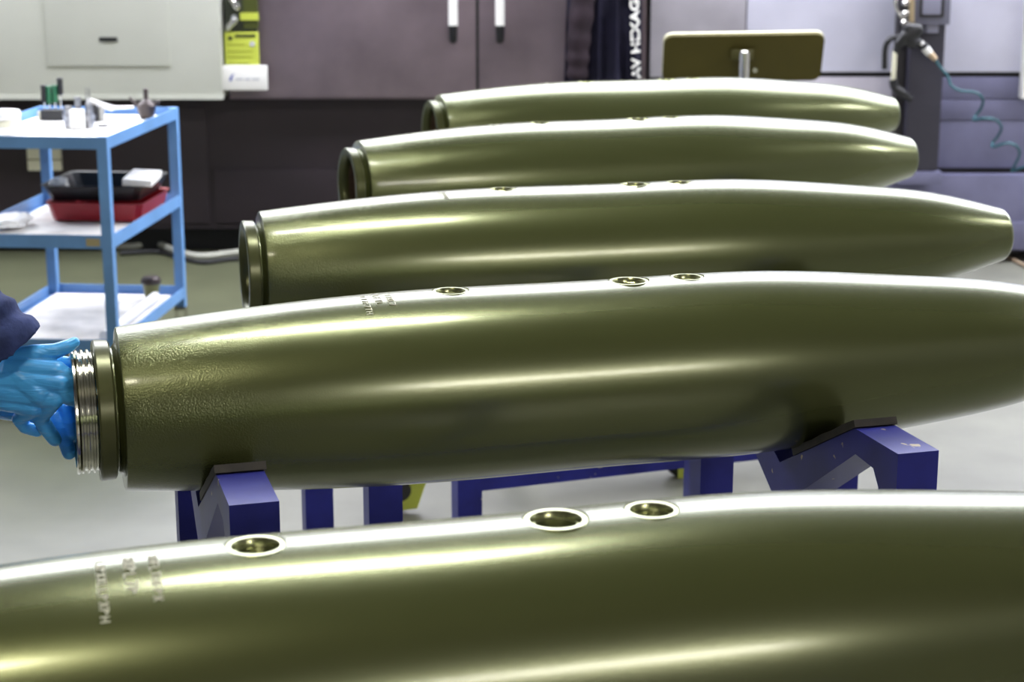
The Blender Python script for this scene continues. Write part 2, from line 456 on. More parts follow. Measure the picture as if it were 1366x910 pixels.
for i, (x, y, yaw) in enumerate(POSE):
    t = empty('bomb_casing', (x, y, AX), yaw, LAB[i], 'bomb casing', 'bomb casings on stands')
    b = link('body', BODY, None, t, 32 if i == 0 else None)
    link('rear_flange', FLANGE, None, t)
    for s in SOCK: link('lug_socket', s, None, t)
    link('stamped_marking', stamp_mesh(stamps[i], 11 + i), None, t)

# bright threaded ring screwed on by the gloved hands
def frame_pt(i, s, u, z):
    x, y, yaw = POSE[i]
    return Vector((x + s * math.cos(yaw) + u * math.sin(yaw), y + s * math.sin(yaw) - u * math.cos(yaw), AX + z))
bm = bmesh.new()
pr = [(-.033, .070), (-.033, .0815)]
s = -.034
for k in range(3):
    pr += [(s, .0800), (s - .0025, .0800), (s - .0035, .0838), (s - .0060, .0838), (s - .007, .0800)]; s -= .0075
pr += [(s - .001, .084), (s - .004, .0845), (s - .0052, .083), (s - .0052, .0755), (s - .003, .0735), (s + .004, .070)]
ringlathe(bm, pr, 'x', 128)
rg = build('threaded_ring', bm, M['steel'], None, 30)
rg.location = (POSE[1][0], POSE[1][1], AX); rg.rotation_euler = (0, 0, POSE[1][2])
tag(rg, 'bright threaded steel ring gripped by blue gloved hands', 'ring')

# ================================================================ STANDS  (local x along the casing, y across, z up from the floor)
TA = math.tan(math.radians(27)); CA = math.cos(math.radians(27))
UC, UD, UI = .24, .365, .315
def make_stand():
    t = empty('cradle_stand', (0, 0, 0), 0, STL[0], 'stand', 'cradle stands under the casings')
    for s0, rr in ((.0996, .1235), (.978, .1338)):
        zV = AX - (rr + .010) / CA; zCc = zV + UC * TA
        zj = zCc - .09
        pts = [(UD, zj), (UD, zCc), (UC, zCc), (0, zV), (-UC, zCc), (-UD, zCc), (-UD, zj), (-UI, zj), (-UI, zCc - .062), (-.298, zCc - .040), (-.245, zCc - .036), (0, zV - .072),
               (.245, zCc - .036), (.298, zCc - .040), (UI, zCc - .062), (UI, zj)]
        bm = bmesh.new(); prism(bm, pts, 'x', s0, s0 + .06)
        build('cradle_frame', bm, M['blue'], t, bevel=.0025)
        for sd in (-1, 1):
            y0, y1 = sorted((sd * UI, sd * UD))
            build('leg', boxbm(s0, s0 + .06, y0, y1, .13, zj), M['blue'], t, bevel=.0025)
            # pad glued along the arm, its end standing a little proud of the shoulder
            bm = bmesh.new()
            n = 7; top = []; bot = []
            for k in range(n):
                u = .05 + (UC + .004 - .05) * k / (n - 1)
                z = zV + u * TA
                bot.append((sd * u, z + .0006)); top.append((sd * (u - .010 * TA), z + .0098 + (.0015 if k % 2 else 0)))
            prism(bm, bot + top[::-1], 'x', s0 - .002, s0 + .063)
            build('rubber_pad', bm, M['pad'], t)
            c = build('caster_plate', boxbm(s0 + .002, s0 + .058, sd * .34 - .024, sd * .34 + .024, .120, .13), M['blue'], t)
            bm = bmesh.new()
            lp = [(-.032, .135), (.108, .135), (.064, .012), (-.032, .012)]
            prism(bm, [(s0 + .03 + a, b) for a, b in lp], 'y', sd * .285, sd * .291)
            build('brake_plate', bm, M['lime'], c)
            bm = bmesh.new(); lathe(bm, [(-.012, .012), (-.012, .030), (.012, .030), (.012, .012)], 'y', 28, True, (s0 + .040, sd * .273, .075))
            build('brake_hub', bm, M['rubber'], c, 30)
            bm = bmesh.new()
            for yy in (-.022, .016): box(bm, s0 + .012, s0 + .048, sd * .34 + yy, sd * .34 + yy + .006, .03, .120)
            build('caster_fork', bm, M['slate'], c)
            bm = bmesh.new(); lathe(bm, [(-.014, .02), (-.014, .044), (-.010, .048), (.010, .048), (.014, .044), (.014, .02)], 'y', 32, True, (s0 + .03, sd * .34, .048))
            build('wheel', bm, M['rubber'], c, 30)
    for sd in (-1,):
        build('rail', boxbm(.16, .977, sd * .34 - .02, sd * .34 + .02, .268, .328), M['blue'], t, bevel=.003)
    return t
st0 = make_stand()
for i, (x, y, yaw) in enumerate(POSE):
    t = st0 if i == 0 else copy_tree(st0)
    ds, dyaw = ((0, 0), (0, 0), (.022, .03), (.026, 0), (0, 0))[i]
    t.location = (x + ds * math.cos(yaw), y + ds * math.sin(yaw), 0); t.rotation_euler = (0, 0, yaw + dyaw); t['label'] = STL[i]

# ================================================================ PERSON (only sleeve and gloves reach into the picture)
HY = 2.33
def hp(px, py, dy=0): return at(px, py, HY + dy)
per = empty('person', (-1.18, 2.42, 0), 0, 'person in dark blue work clothes and blue gloves holding the threaded ring', 'person')
def W(v): return Vector(v) - Vector((-1.18, 2.42, 0))
def chain(bm, pts):
    for (a, ra), (b, rb) in zip(pts[:-1], pts[1:]): capsule(bm, W(a), W(b), ra, rb)
# right hand
def cp_(cx, cy, dy=0): return hp(cx / 4.79, 440 + cy / 4.79, dy)
K = .000226
def cchain(bm, pts):
    for a, b in zip(pts[:-1], pts[1:]): capsule(bm, W(cp_(*a[:3])), W(cp_(*b[:3])), a[3] * K, b[3] * K)
bm = bmesh.new()
wr = hp(-8, 500, -.012)
cchain(bm, [(-30, 235, -.012, 95), (360, 262, -.022, 62)])
cchain(bm, [(-30, 300, -.016, 100), (385, 345, -.030, 60)])
cchain(bm, [(-20, 370, -.016, 100), (345, 440, -.030, 60)])
cchain(bm, [(-10, 415, -.012, 92), (215, 495, -.024, 58)])
cchain(bm, [(120, 300, -.022, 80), (260, 400, -.028, 85)])
cchain(bm, [(40, 210, -.008, 80), (215, 158, -.012, 60), (350, 138, -.010, 47), (430, 108, -.004, 42), (474, 82, .002, 34)])
cchain(bm, [(360, 262, -.022, 60), (450, 318, -.022, 54), (530, 345, -.012, 48), (620, 365, .002, 42)])
cchain(bm, [(385, 345, -.030, 58), (445, 428, -.026, 52), (530, 455, -.012, 47), (620, 470, .002, 41)])
cchain(bm, [(345, 440, -.030, 58), (255, 560, -.006, 50), (305, 640, .004, 47), (350, 702, .012, 42)])
cchain(bm, [(215, 495, -.024, 54), (120, 570, -.006, 42), (160, 622, .000, 40), (236, 648, .008, 36)])
elb = hp(-173, 285, -.03)
cuff_c = hp(3, 456, -.012)
capsule(bm, W(cp_(-30, 300, -.012)), W(cuff_c + (elb - cuff_c).normalized() * .05), .029, .029, False, True)
organic('glove', bm, M['glove'], per, .0013, 4)
# left hand behind, its fingers under the ring
bm = bmesh.new()
wl = hp(-40, 525, .15)
cchain(bm, [(-100, 380, .14, 95), (330, 420, .085, 60)])
cchain(bm, [(-100, 420, .14, 95), (300, 470, .080, 62)])
cchain(bm, [(-100, 450, .14, 90), (230, 520, .085, 58)])
cchain(bm, [(-100, 470, .14, 85), (150, 540, .095, 54)])
cchain(bm, [(330, 420, .085, 58), (430, 520, .060, 50), (452, 605, .050, 46), (458, 668, .046, 41)])
cchain(bm, [(300, 470, .080, 60), (345, 570, .055, 52), (400, 660, .046, 49), (442, 785, .040, 44)])
cchain(bm, [(230, 520, .085, 55), (280, 590, .07, 46), (330, 640, .062, 42), (360, 680, .06, 36)])
cchain(bm, [(150, 540, .095, 50), (190, 590, .085, 40), (230, 610, .08, 36), (270, 615, .076, 32)])
cchain(bm, [(20, 330, .11, 80), (220, 250, .075, 58), (350, 210, .050, 48), (450, 215, .040, 40)])
ell = hp(-245, 335, .29)
capsule(bm, W(wl), W(wl + (ell - wl).normalized() * .06), .029, .028, False, True)
organic('glove', bm, M['glove'], per, .0016, 4)
# clothes: one overall from neck to ankles
sh_r, sh_l = Vector((-1.20, 2.24, 1.40)), Vector((-1.20, 2.60, 1.40))
bm = bmesh.new()
cuff_r = cuff_c + (cuff_c - elb).normalized() * .020
def fold_tube(bm, a, b, ra, rb, n=26):
    a, b = W(a), W(b); t = (b - a).normalized(); s = t.orthogonal().normalized(); w_ = t.cross(s); rings = []
    for k in range(n + 1):
        f = k / n
        ring = []
        for q in range(32):
            an = 2 * PI * q / 32
            r = ra + (rb - ra) * f + (.0055) * math.sin(f * 38 + 2.2 * math.sin(an + f * 3)) * min(1, f * 6) + (.005 if f < .09 else 0)
            v = (s * math.cos(an) + w_ * math.sin(an)) * r
            ring.append(bm.verts.new(a + (b - a) * f + v + t * (max(0, -v.x) * 1.0 * max(0, 1 - f * 3))))
        rings.append(ring)
    for i in range(n):
        for q in range(32): bm.faces.new((rings[i][q], rings[i][(q + 1) % 32], rings[i + 1][(q + 1) % 32], rings[i + 1][q]))
    bm.faces.new(rings[0][::-1]); bm.faces.new(rings[-1])
fold_tube(bm, cuff_r, elb, .046, .056); capsule(bm, W(elb), W(sh_r), .058, .072)
cuff_l = wl + (ell - wl).normalized() * .03
fold_tube(bm, cuff_l, ell, .040, .054); capsule(bm, W(ell), W(sh_l), .056, .070)
for z0, z1, rx, ry in ((1.30, 1.30, .115, .18), (1.12, 1.12, .11, .165), (.98, .98, .115, .17)):
    ellipsoid(bm, W((-1.20, 2.42, z0)), rx, ry, .19)
capsule(bm, W((-1.20, 2.30, 1.42)), W((-1.20, 2.54, 1.42)), .07, .07)
for yy in (2.31, 2.53):
    capsule(bm, W((-1.20, yy, .92)), W((-1.18, yy, .50)), .105, .075); capsule(bm, W((-1.18, yy, .50)), W((-1.21, yy, .10)), .075, .062, False, True)
organic('overall', bm, M['denim'], per, .0045, 2)
bm = bmesh.new()
capsule(bm, W((-1.19, 2.42, 1.44)), W((-1.17, 2.42, 1.58)), .055, .052)
ellipsoid(bm, W((-1.15, 2.42, 1.665)), .098, .075, .118)
ellipsoid(bm, W((-1.12, 2.42, 1.61)), .065, .055, .055)
capsule(bm, W((-1.058, 2.42, 1.675)), W((-1.035, 2.42, 1.645)), .010, .014)
for yy in (2.342, 2.498): ellipsoid(bm, W((-1.165, yy, 1.66)), .018, .010, .03)
capsule(bm, W((-1.062, 2.40, 1.608)), W((-1.062, 2.44, 1.608)), .008, .008)
for yy in (2.39, 2.45): capsule(bm, W((-1.072, yy - .012, 1.705)), W((-1.072, yy + .012, 1.705)), .009, .009)
hd = organic('head', bm, M['skin'], per, .005, 3)
bm = bmesh.new()
for yy in (2.39, 2.45): ellipsoid(bm, W((-1.064, yy, 1.683)), .012, .013, .010)
build('eye', bm, M['white'], hd, 60)
bm = bmesh.new()
ellipsoid(bm, W((-1.172, 2.42, 1.70)), .098, .082, .100); organic('hair', bm, M['hair'], per, .006, 2)
for yy in (2.31, 2.53):
    bm = bmesh.new(); capsule(bm, W((-1.21, yy, .16)), W((-1.21, yy, .06)), .058, .055); capsule(bm, W((-1.23, yy, .045)), W((-1.06, yy, .04)), .045, .04)
    o = organic('boot', bm, M['leather'], per, .006, 2)

# ================================================================ TROLLEY
TR = empty('trolley', (-1.294, 5.73, 0), -math.radians(4.76), 'light blue three-shelf steel trolley carrying tools and trays', 'trolley')
TM = Matrix.Translation((-1.294, 5.73, 0)) @ Matrix.Rotation(-math.radians(4.76), 4, 'Z')
TW, TD, TT, PW = .52, .875, .892, .034
for x in (-TW, -PW):
    for y in (0, TD - PW):
        build('leg', boxbm(x, x + PW, y, y + PW, .150, TT), M['trolley'], TR, bevel=.002)
        bm = bmesh.new(); lathe(bm, [(-.013, .02), (-.013, .044), (-.009, .05), (.009, .05), (.013, .044), (.013, .02)], 'x', 28, True, (x + .017, y + .017, .050))
        w = build('caster_wheel', bm, M['rubber'], TR, 30)
        bm = bmesh.new()
        for xx in (-.02, .016): box(bm, x + .017 + xx, x + .021 + xx, y, y + .034, .04, .14)
        box(bm, x - .004, x + .038, y - .002, y + .036, .138, .15)
        build('fork', bm, M['chrome'], w)
for z1, zh in ((TT, .040), (.5726, .044), (.224, .040)):
    bm = bmesh.new(); z0 = z1 - zh; q = .004; a, b = -TW + PW, -PW
    e = .001
    box(bm, a, b, e, e + q, z0, z1); box(bm, a, b, TD - e - q, TD - e, z0, z1)
    box(bm, -TW + e, -TW + e + q, PW, TD - PW, z0, z1); box(bm, -e - q, -e, PW, TD - PW, z0, z1)
    sh = build('shelf_rim', bm, M['trolley'], TR)
    build('shelf_plate', boxbm(-TW + .006, -.006, .006, TD - .006, z0, z0 + .004), M['trolley'], sh)
SZ = [TT - .036, .5726 - .040, .224 - .036]
def tl(px, py, z):               # point on a trolley shelf, in world space
    return onz(px, py, z)
bm = boxbm(-.085, -.040, -.0015, .001, .537, .562)
build('sticker', bm, mat('tan_sticker', (.36, .30, .16), .5), TR)
def sheet(name, x0, x1, y0, y1, z, m, label, cat='sheet', th=.0016, bumpy=.0):
    """thin sheet lying on a shelf (trolley-local extent)"""
    bm = bmesh.new(); n = 14; T, B = [], []
    for i in range(n + 1):
        for j in range(n + 1):
            x, y = x0 + (x1 - x0) * i / n, y0 + (y1 - y0) * j / n
            d = bumpy * abs(noise.noise(Vector((x * 9, y * 9, z * 5)))) if 0 < i < n and 0 < j < n else 0
            T.append(bm.verts.new(TM @ Vector((x, y, z + th + d)))); B.append(bm.verts.new(TM @ Vector((x, y, z))))
    k = n + 1
    for i in range(n):
        for j in range(n):
            a = i * k + j
            bm.faces.new((T[a], T[a + k], T[a + k + 1], T[a + 1])); bm.faces.new((B[a], B[a + 1], B[a + k + 1], B[a + k]))
    for i in range(n):
        for p, q2 in ((i * k, (i + 1) * k), (i * k + n, (i + 1) * k + n), (i, i + 1), (n * k + i, n * k + i + 1)):
            bm.faces.new((T[p], T[q2], B[q2], B[p]))
    return tag(build(name, bm, m, None, 60), label, cat)
sheet('paper_liner', -TW + .03, -.03, .012, TD - .03, SZ[0], M['white'], 'white liner sheet on the top shelf of the blue trolley', th=.010)
sheet('paper_liner', -TW + .03, -.02, .012, TD - .03, SZ[1], M['dirty'], 'crumpled white sheet under the trays on the middle shelf', th=.004, bumpy=.012)
sheet('paper_liner', -TW + .03, -.05, .012, TD - .03, SZ[2], M['dirty'], 'stained white board lying on the bottom trolley shelf', th=.006)
Z0 = SZ[0] + .011
# --- tape rolls
for k, (dz, lab) in enumerate(((0, 'grey metal ring lying under the tape rolls at the trolley edge'), (.026, 'white tape roll, lower of two at the trolley edge'), (.053, 'white tape roll, upper of two at the trolley edge'))):
    p = tl(2, 179, Z0); bm = bmesh.new()
    if k == 0: ringlathe(bm, [(0, .022), (0, .050), (.024, .050), (.024, .022)], 'z', 32)
    else: ringlathe(bm, [(0, .032), (0, .064), (.003, .066), (.022, .066), (.025, .064), (.025, .032)], 'z', 40)
    o = build('metal_ring' if k == 0 else 'tape_roll', bm, M['chrome'] if k == 0 else M['cream'] if k == 1 else M['white'], None, 35)
    o.location = p + Vector((0, 0, dz)); tag(o, lab, 'ring' if k == 0 else 'tape roll')
# --- screwdriver block
P = tl(70, 160, Z0)
bl = empty('tool_rest', P, 0, 'black block holding four upright tool handles', 'tool rest')
bm = boxbm(-.036, .042, -.02, .03, 0, .036); build('block', bm, M['black'], bl, bevel=.004)
for k, (dx, h, m, lab) in enumerate(((-.026, .125, 'black', 'black upright tool handle, leftmost in the rest'), (-.008, .120, 'green', 'green upright tool handle next to the leftmost black one'),
                                     (.013, .124, 'green', 'green upright tool handle next to the tall black one'), (.033, .150, 'black', 'tallest black upright tool handle, rightmost in the rest'))):
    t = empty('screwdriver', P + Vector((dx, .004, .037)), 0, lab, 'screwdriver', 'upright handles on the trolley')
    z0 = h - .100; bm = bmesh.new(); lathe(bm, [(0, .003), (z0, .003)], 'z', 10); build('shank', bm, M['chrome'], t, 30)
    bm = bmesh.new(); lathe(bm, [(z0, .007), (z0 + .006, .0105), (z0 + .05, .0098), (h - .04, .0110), (h - .038, .009)], 'z', 14); build('grip', bm, M[m], t, 30)
bm = bmesh.new(); lathe(bm, [(0, .013), (.002, .015), (.028, .015), (.03, .013)], 'z', 24)
o = build('socket_bit', bm, M['cream'], None, 30); o.location = tl(60, 158, Z0) + Vector((-.002, -.035, 0)); tag(o, 'cream cylinder in front of the upright tool handles', 'cylinder')
# --- metal fittings
P = tl(104, 172, Z0)
o = build('white_box', boxbm(-.022, .022, -.02, .02, 0, .066), M['white'], None, bevel=.003); o.location = P; tag(o, 'small white box among the metal fittings', 'box')
ft = [(-.036, .030, .075, .018, 'hex fitting standing behind the white box, left'), (-.004, .035, .105, .014, 'slim hex fitting just behind the white box'), (.034, .035, .085, .016, 'short hex fitting right of the white box')]
for dx, dy, h, r, lab in ft:
    t = empty('pipe_fitting', P + Vector((dx, dy, 0)), 0, 'chrome ' + lab, 'fitting', 'chrome fittings on the trolley')
    bm = bmesh.new(); lathe(bm, [(0, r), (h * .3, r)], 'z', 24); lathe(bm, [(h * .52, r * .8), (h, r * .8)], 'z', 24); build('barrel', bm, M['fitting'], t, 30)
    bm = bmesh.new(); lathe(bm, [(h * .3, r * 1.15), (h * .52, r * 1.15)], 'z', 6); build('hex_nut', bm, M['fitting'], t)
t = empty('tweezers', P + Vector((.016, .075, .047)), 0, 'thin steel prongs standing up among the fittings', 'prongs')
for dx in (0, .010):
    bm = bmesh.new(); capsule(bm, (dx, 0, 0), (dx + .002, 0, .085), .003, .0018); build('prong', bm, M['fitting'], t, 40)
build('prong_base', boxbm(-.006, .018, -.008, .008, -.046, .002), M['chrome'], t)
# --- gun-like tool: pale barrel and grey rod
t = empty('hand_tool', tl(122, 163, Z0), 0, 'pale spray tool with a white barrel and a thin grey rod', 'tool')
bm = bmesh.new(); capsule(bm, (-.01, .03, .070), (.062, .05, .044), .011, .010); build('barrel', bm, M['white'], t, 40)
bm = bmesh.new(); capsule(bm, (.06, .05, .045), (.135, .06, .046), .0055, .0045); build('rod', bm, M['chrome'], t, 40)
bm = bmesh.new(); lathe(bm, [(0, .017), (.004, .019), (.055, .017), (.06, .014)], 'z', 20, True, (0, .03, 0)); build('reservoir', bm, M['black'], t, 30)
bm = bmesh.new(); lathe(bm, [(0, .012), (.045, .012), (.05, .009)], 'z', 18, True, (.027, .04, 0)); build('stand_foot', bm, mat('grey_alloy', (.4, .4, .38), .4, .6), t, 30)
o = build('small_clip', boxbm(-.018, .018, -.006, .006, 0, .008), M['black'], None, bevel=.002); o.location = tl(137, 169, Z0); o.rotation_euler = (0, 0, .2); tag(o, 'small black clip lying on the white liner', 'clip')
# --- dark bowl with upright post
t = empty('grease_cup', tl(196, 158, Z0), 0, 'dark bronze cup with an upright post at the trolley corner', 'tool')
bm = bmesh.new(); lathe(bm, [(0, .022), (.004, .026), (.03, .032), (.046, .036), (.050, .034), (.066, .014), (.07, .010)], 'z', 28); build('cup', bm, M['brown'], t, 30)
bm = bmesh.new(); lathe(bm, [(.066, .008), (.105, .0085), (.107, .006)], 'z', 16); build('post', bm, M['brown'], t, 30)
bm = bmesh.new(); capsule(bm, (-.03, 0, .045), (-.055, -.01, .075), .007, .004); capsule(bm, (.03, 0, .05), (.045, 0, .06), .008, .006); build('spout', bm, M['brown'], t, 40)
# --- trays on the middle shelf
def tray(name, x0, x1, y0, y1, z, h, flare, m, label):
    bm = bmesh.new(); rings = []
    for zz, f in ((0, 0), (h, flare), (h + .003, flare + .006), (h, flare - .003), (.004, -.004)):
        c = .02; a, b, c0, d = x0 - f, x1 + f, y0 - f, y1 + f
        pts = [(a + c, c0), (b - c, c0), (b, c0 + c), (b, d - c), (b - c, d), (a + c, d), (a, d - c), (a, c0 + c)]
        rings.append([bm.verts.new(TM @ Vector((x, y, z + zz))) for x, y in pts])
    for i in range(len(rings) - 1):
        for k in range(8): bm.faces.new((rings[i][k], rings[i][(k + 1) % 8], rings[i + 1][(k + 1) % 8], rings[i + 1][k]))
    bm.faces.new(rings[0][::-1]); bm.faces.new(rings[-1])
    return tag(build(name, bm, m, None, 30), label, 'tray')
ZT = SZ[1] + .012
tray('plastic_tray', -.345, -.035, .43, .76, ZT, .062, .016, M['red'], 'red plastic tray under the black tray on the trolley')
tray('plastic_tray', -.352, -.045, .445, .75, ZT + .068, .052, .024, M['black'], 'black plastic tray stacked on the red tray')
def lump(name, c, sx, sy, sz, m, label, cat):
    bm = bmesh.new(); r = bmesh.ops.create_icosphere(bm, subdivisions=4, radius=1)
    for v in r['verts']:
        d = 1 + .35 * noise.noise(v.co * 2.3 + Vector(c) * 7)
        v.co = Vector((v.co.x * sx * d, v.co.y * sy * d, max(-.95, v.co.z) * sz * d))
    o = build(name, bm, m, None, 50); o.location = c; return tag(o, label, cat)
lump('crumpled_paper', TM @ Vector((-.335, .49, ZT + .115)), .034, .03, .028, M['white'], 'crumpled white paper in the left end of the black tray', 'paper')
o = build('paper_stack', boxbm(-.05, .05, -.12, .12, 0, .022), M['white'], None, bevel=.002); o.matrix_world = TM @ Matrix.Translation((-.055, .56, ZT + .122)) @ Matrix.Rotation(.06, 4, 'Y') @ Matrix.Rotation(.12, 4, 'Z')
tag(o, 'white paper stack lying on the right end of the black tray', 'paper')
lump('crumpled_paper', TM @ Vector((-.44, .30, SZ[1] + .034)), .06, .10, .022, M['white'], 'flattened white paper left of the red tray', 'paper')
# --- bottom shelf: roll and olive cup
bm = bmesh.new(); lathe(bm, [(0, .018), (.62, .018)], 'y', 24)
o = build('paper_roll', bm, M['white'], None, 40); o.matrix_world = TM @ Matrix.Translation((-.075, .10, SZ[2] + .026)); tag(o, 'long white roll lying along the bottom shelf edge', 'roll')
t = empty('olive_cup', TM @ Vector((-.10, .76, SZ[2] + .007)), 0, 'olive cup with a dark lid at the back of the bottom shelf', 'cup')
bm = bmesh.new(); lathe(bm, [(0, .024), (.06, .032)], 'z', 28); build('cup_body', bm, mat('olive_plastic', (.16, .16, .06), .4), t, 40)
bm = bmesh.new(); lathe(bm, [(.06, .034), (.066, .037), (.080, .035), (.088, .026)], 'z', 28); build('lid', bm, M['brown'], t, 30)

# ================================================================ BACK MACHINES
YB = 8.35
zb = at(0, 131, YB).z
xl = -4.2; xr = at(765, 100, YB).x
t = empty('machine_base', ((xl + at(900, 200, YB).x) / 2, YB + .06, 0), 0, 'dark plum machine base behind the blue trolley', 'machine base')
o0 = Vector(t.location)
def rel(bm, o): bmesh.ops.translate(bm, verts=bm.verts[:], vec=-o); return bm
xe = at(850, 60, 8.25).x + .055
build('base_panel', rel(boxbm(xl, xe, YB + .06, YB + .9, .12, zb), o0), M['base'], t)
build('toe_recess', rel(boxbm(xl, xe, YB + .16, YB + .8, 0, .12), o0), M['void'], t)
a, b = at(283, 228, YB), at(740, 300, YB)
build('access_cover', rel(boxbm(a.x, b.x, YB + .05, YB + .062, b.z, a.z), o0), M['base'], t, bevel=.003)
a, b = at(-300, 150, YB), at(278, 300, YB)
build('access_cover', rel(boxbm(a.x, b.x, YB + .05, YB + .062, b.z, a.z + .02), o0), M['base'], t, bevel=.003)
# white cabinet
YW = 8.2
a = at(297, 131, YW)
t = empty('control_cabinet', (a.x - 1.2, YW, a.z), 0, 'off-white control cabinet with a slotted door at left', 'cabinet')
o0 = Vector(t.location)
build('cabinet_body', rel(boxbm(a.x - 2.4, a.x, YW, YW + .9, a.z, 2.15), o0), M['cabinet'], t, bevel=.006)
c0, c1 = at(64, 88, YW), at(228, 88, YW)
d = build('door', rel(boxbm(c0.x, c1.x, YW - .008, YW + .002, c0.z, 1.95), o0), M['cabinet'], t, bevel=.003)
h0, h1 = at(133, 55, YW), at(157, 49.5, YW)
build('slot_handle', rel(boxbm(h0.x, h1.x, YW - .014, YW - .006, h0.z, h1.z), o0), M['black'], d, bevel=.002)
build('bottom_lip', rel(boxbm(a.x - 2.4, a.x + .002, YW - .004, YW + .03, a.z - .006, a.z + .012), o0), M['cabinet'], t)
# grey machine doors
YG = 8.3
x345, x637, x765 = at(297, 100, 8.2).x, at(637, 100, YG).x, at(862, 100, YG).x
t = empty('grey_machine', ((x345 + x765) / 2, YG, zb), 0, 'grey machine enclosure with two doors and white handles', 'machine')
o0 = Vector(t.location)
build('enclosure', rel(boxbm(x345 + .01, x765, YG + .012, YG + .95, zb, 2.1), o0), M['greydoor'], t)
build('seam_strip', rel(boxbm(x637 - .008, x637 + .008, YG + .004, YG + .014, zb, 2.1), o0), M['void'], t)
build('door', rel(boxbm(x345 + .02, x637 - .007, YG, YG + .012, zb + .01, 2.08), o0), M['greydoor'], t, bevel=.003)
build('door', rel(boxbm(x637 + .007, x765, YG, YG + .012, zb + .01, 2.08), o0), M['greydoor'], t, bevel=.003)
for px in (604.5, 667):
    p = at(px, 53, YG - .06); q = p.copy(); q.z = p.z + .30
    bm = bmesh.new(); capsule(bm, at(px, 34, YG - .06) - o0, q - o0, .0215, .0215, True, True)
    h = build('door_handle', bm, mat('white_handle', (.85, .84, .82), .3), t, 40)
    for zt, zb2 in ((at(px, 34, YG - .06).z, p.z), (q.z + .06, q.z)):
        bm = bmesh.new(); c = Vector((p.x, YG - .06, 0)) - Vector((o0.x, o0.y, o0.z))
        capsule(bm, c + Vector((0, 0, zt)), c + Vector((0, 0, zb2)), .021, .018, True, False)
        capsule(bm, c + Vector((0, 0, (zt + zb2) / 2)), c + Vector((0, .066, (zt + zb2) / 2)), .014, .014, True, True)
        build('handle_end', bm, M['black'], h, 40)
# white double socket seen past the trolley leg
t = empty('wall_socket', at(58, 214, YB + .02), 0, 'white double socket on the dark base behind the trolley leg', 'socket')
for z0, z1 in ((.006, .052), (-.048, .001)):
    build('socket_plate', boxbm(-.075, .08, 0, .032, z0, z1), M['cream'], t, bevel=.012)
# lockout board
YL = 8.26
t = empty('lockout_board', at(321, 60, YL), 0, 'dark board with lime tags between the cabinet and the grey door', 'board')
o0 = Vector(t.location)
def L2(px0, py0, px1, py1, y, d): return rel(pbox(px0, py0, px1, py1, y, d), o0)
build('back_board', L2(297.5, -60, 345, 118, YL, .03), mat('dark_green_board', (.03, .035, .02), .4), t)
build('pocket', L2(322, -50, 345, 38, YL - .012, .01), mat('olive_pocket', (.06, .07, .012), .3), t)
for y0, y1 in ((17, 27),): build('lime_label', L2(320, y0, 345, y1, YL - .018, .006), M['lime'], t)
lc = build('lime_card', L2(299, 43, 346, 90, YL - .016, .014), M['lime'], t, bevel=.004)
build('slot', L2(313, 45.5, 341, 50, YL - .018, .004), mat('olive_slot', (.07, .08, .01), .5), lc)
bm = bmesh.new(); lathe(bm, [(-.002, .009), (.002, .009)], 'y', 18, True, at(307, 51, YL - .018) - o0); build('peg_hole', bm, M['black'], lc)
bm = bmesh.new(); lathe(bm, [(-.002, .012), (.002, .012)], 'y', 18, True, at(336.5, 58.5, YL - .018) - o0); build('seal', bm, M['inkgrey'], lc)
bm = bmesh.new()
for y0, x1 in ((59, 328), (68, 338), (76, 338), (84, 334)): bm2 = None; box(bm, *[*sorted(((at(304, y0, YL).x - o0.x), (at(x1, y0, YL).x - o0.x)))], -.0175, -.0155, at(0, y0, YL).z - o0.z - .002, at(0, y0, YL).z - o0.z + .002)
build('small_print', bm, mat('olive_ink', (.25, .28, .02), .6), lc)
for p0, p1, lab in (((308, -2), (316, 9), ''), ((304, 38), (313, 27), '')):
    bm = bmesh.new(); a, b = at(*p0, YL - .02) - o0, at(*p1, YL - .02) - o0
    capsule(bm, a, b, .011, .017); k = build('hanging_key', bm, M['chrome'], t, 40)
    bm = bmesh.new(); ringlathe(bm, [(-.004, .006), (-.004, .014), (.004, .014), (.004, .006)], 'y', 20, b + Vector((0, -.012, .012))); build('key_bow', bm, M['chrome'], k, 30)
# white card
t = empty('white_card', at(326.5, 104, YL - .04), 0, 'white card with a blue mark under the lime card', 'card')
o0 = Vector(t.location)
cd = build('card', L2(296.5, 87.5, 357, 120.5, YL - .04, .02), M['white'], t, bevel=.004)
bm = bmesh.new(); q = [(306, 108), (309, 108), (310, 102), (313.5, 98), (309, 100), (306.5, 104)]
v = [at(x, y, YL - .0415) - o0 for x, y in q]; prism(bm, [(k.x, k.z) for k in v], 'y', v[0].y, v[0].y + .002); build('blue_mark', bm, M['logo'], t)
bm = bmesh.new()
for x0, x1 in ((314, 324), (326, 334), (336, 346)):
    a, b = at(x0, 107, YL - .0412) - o0, at(x1, 104.5, YL - .0412) - o0; box(bm, a.x, b.x, a.y, a.y + .002, a.z, b.z)
build('grey_print', bm, M['inkgrey'], t)

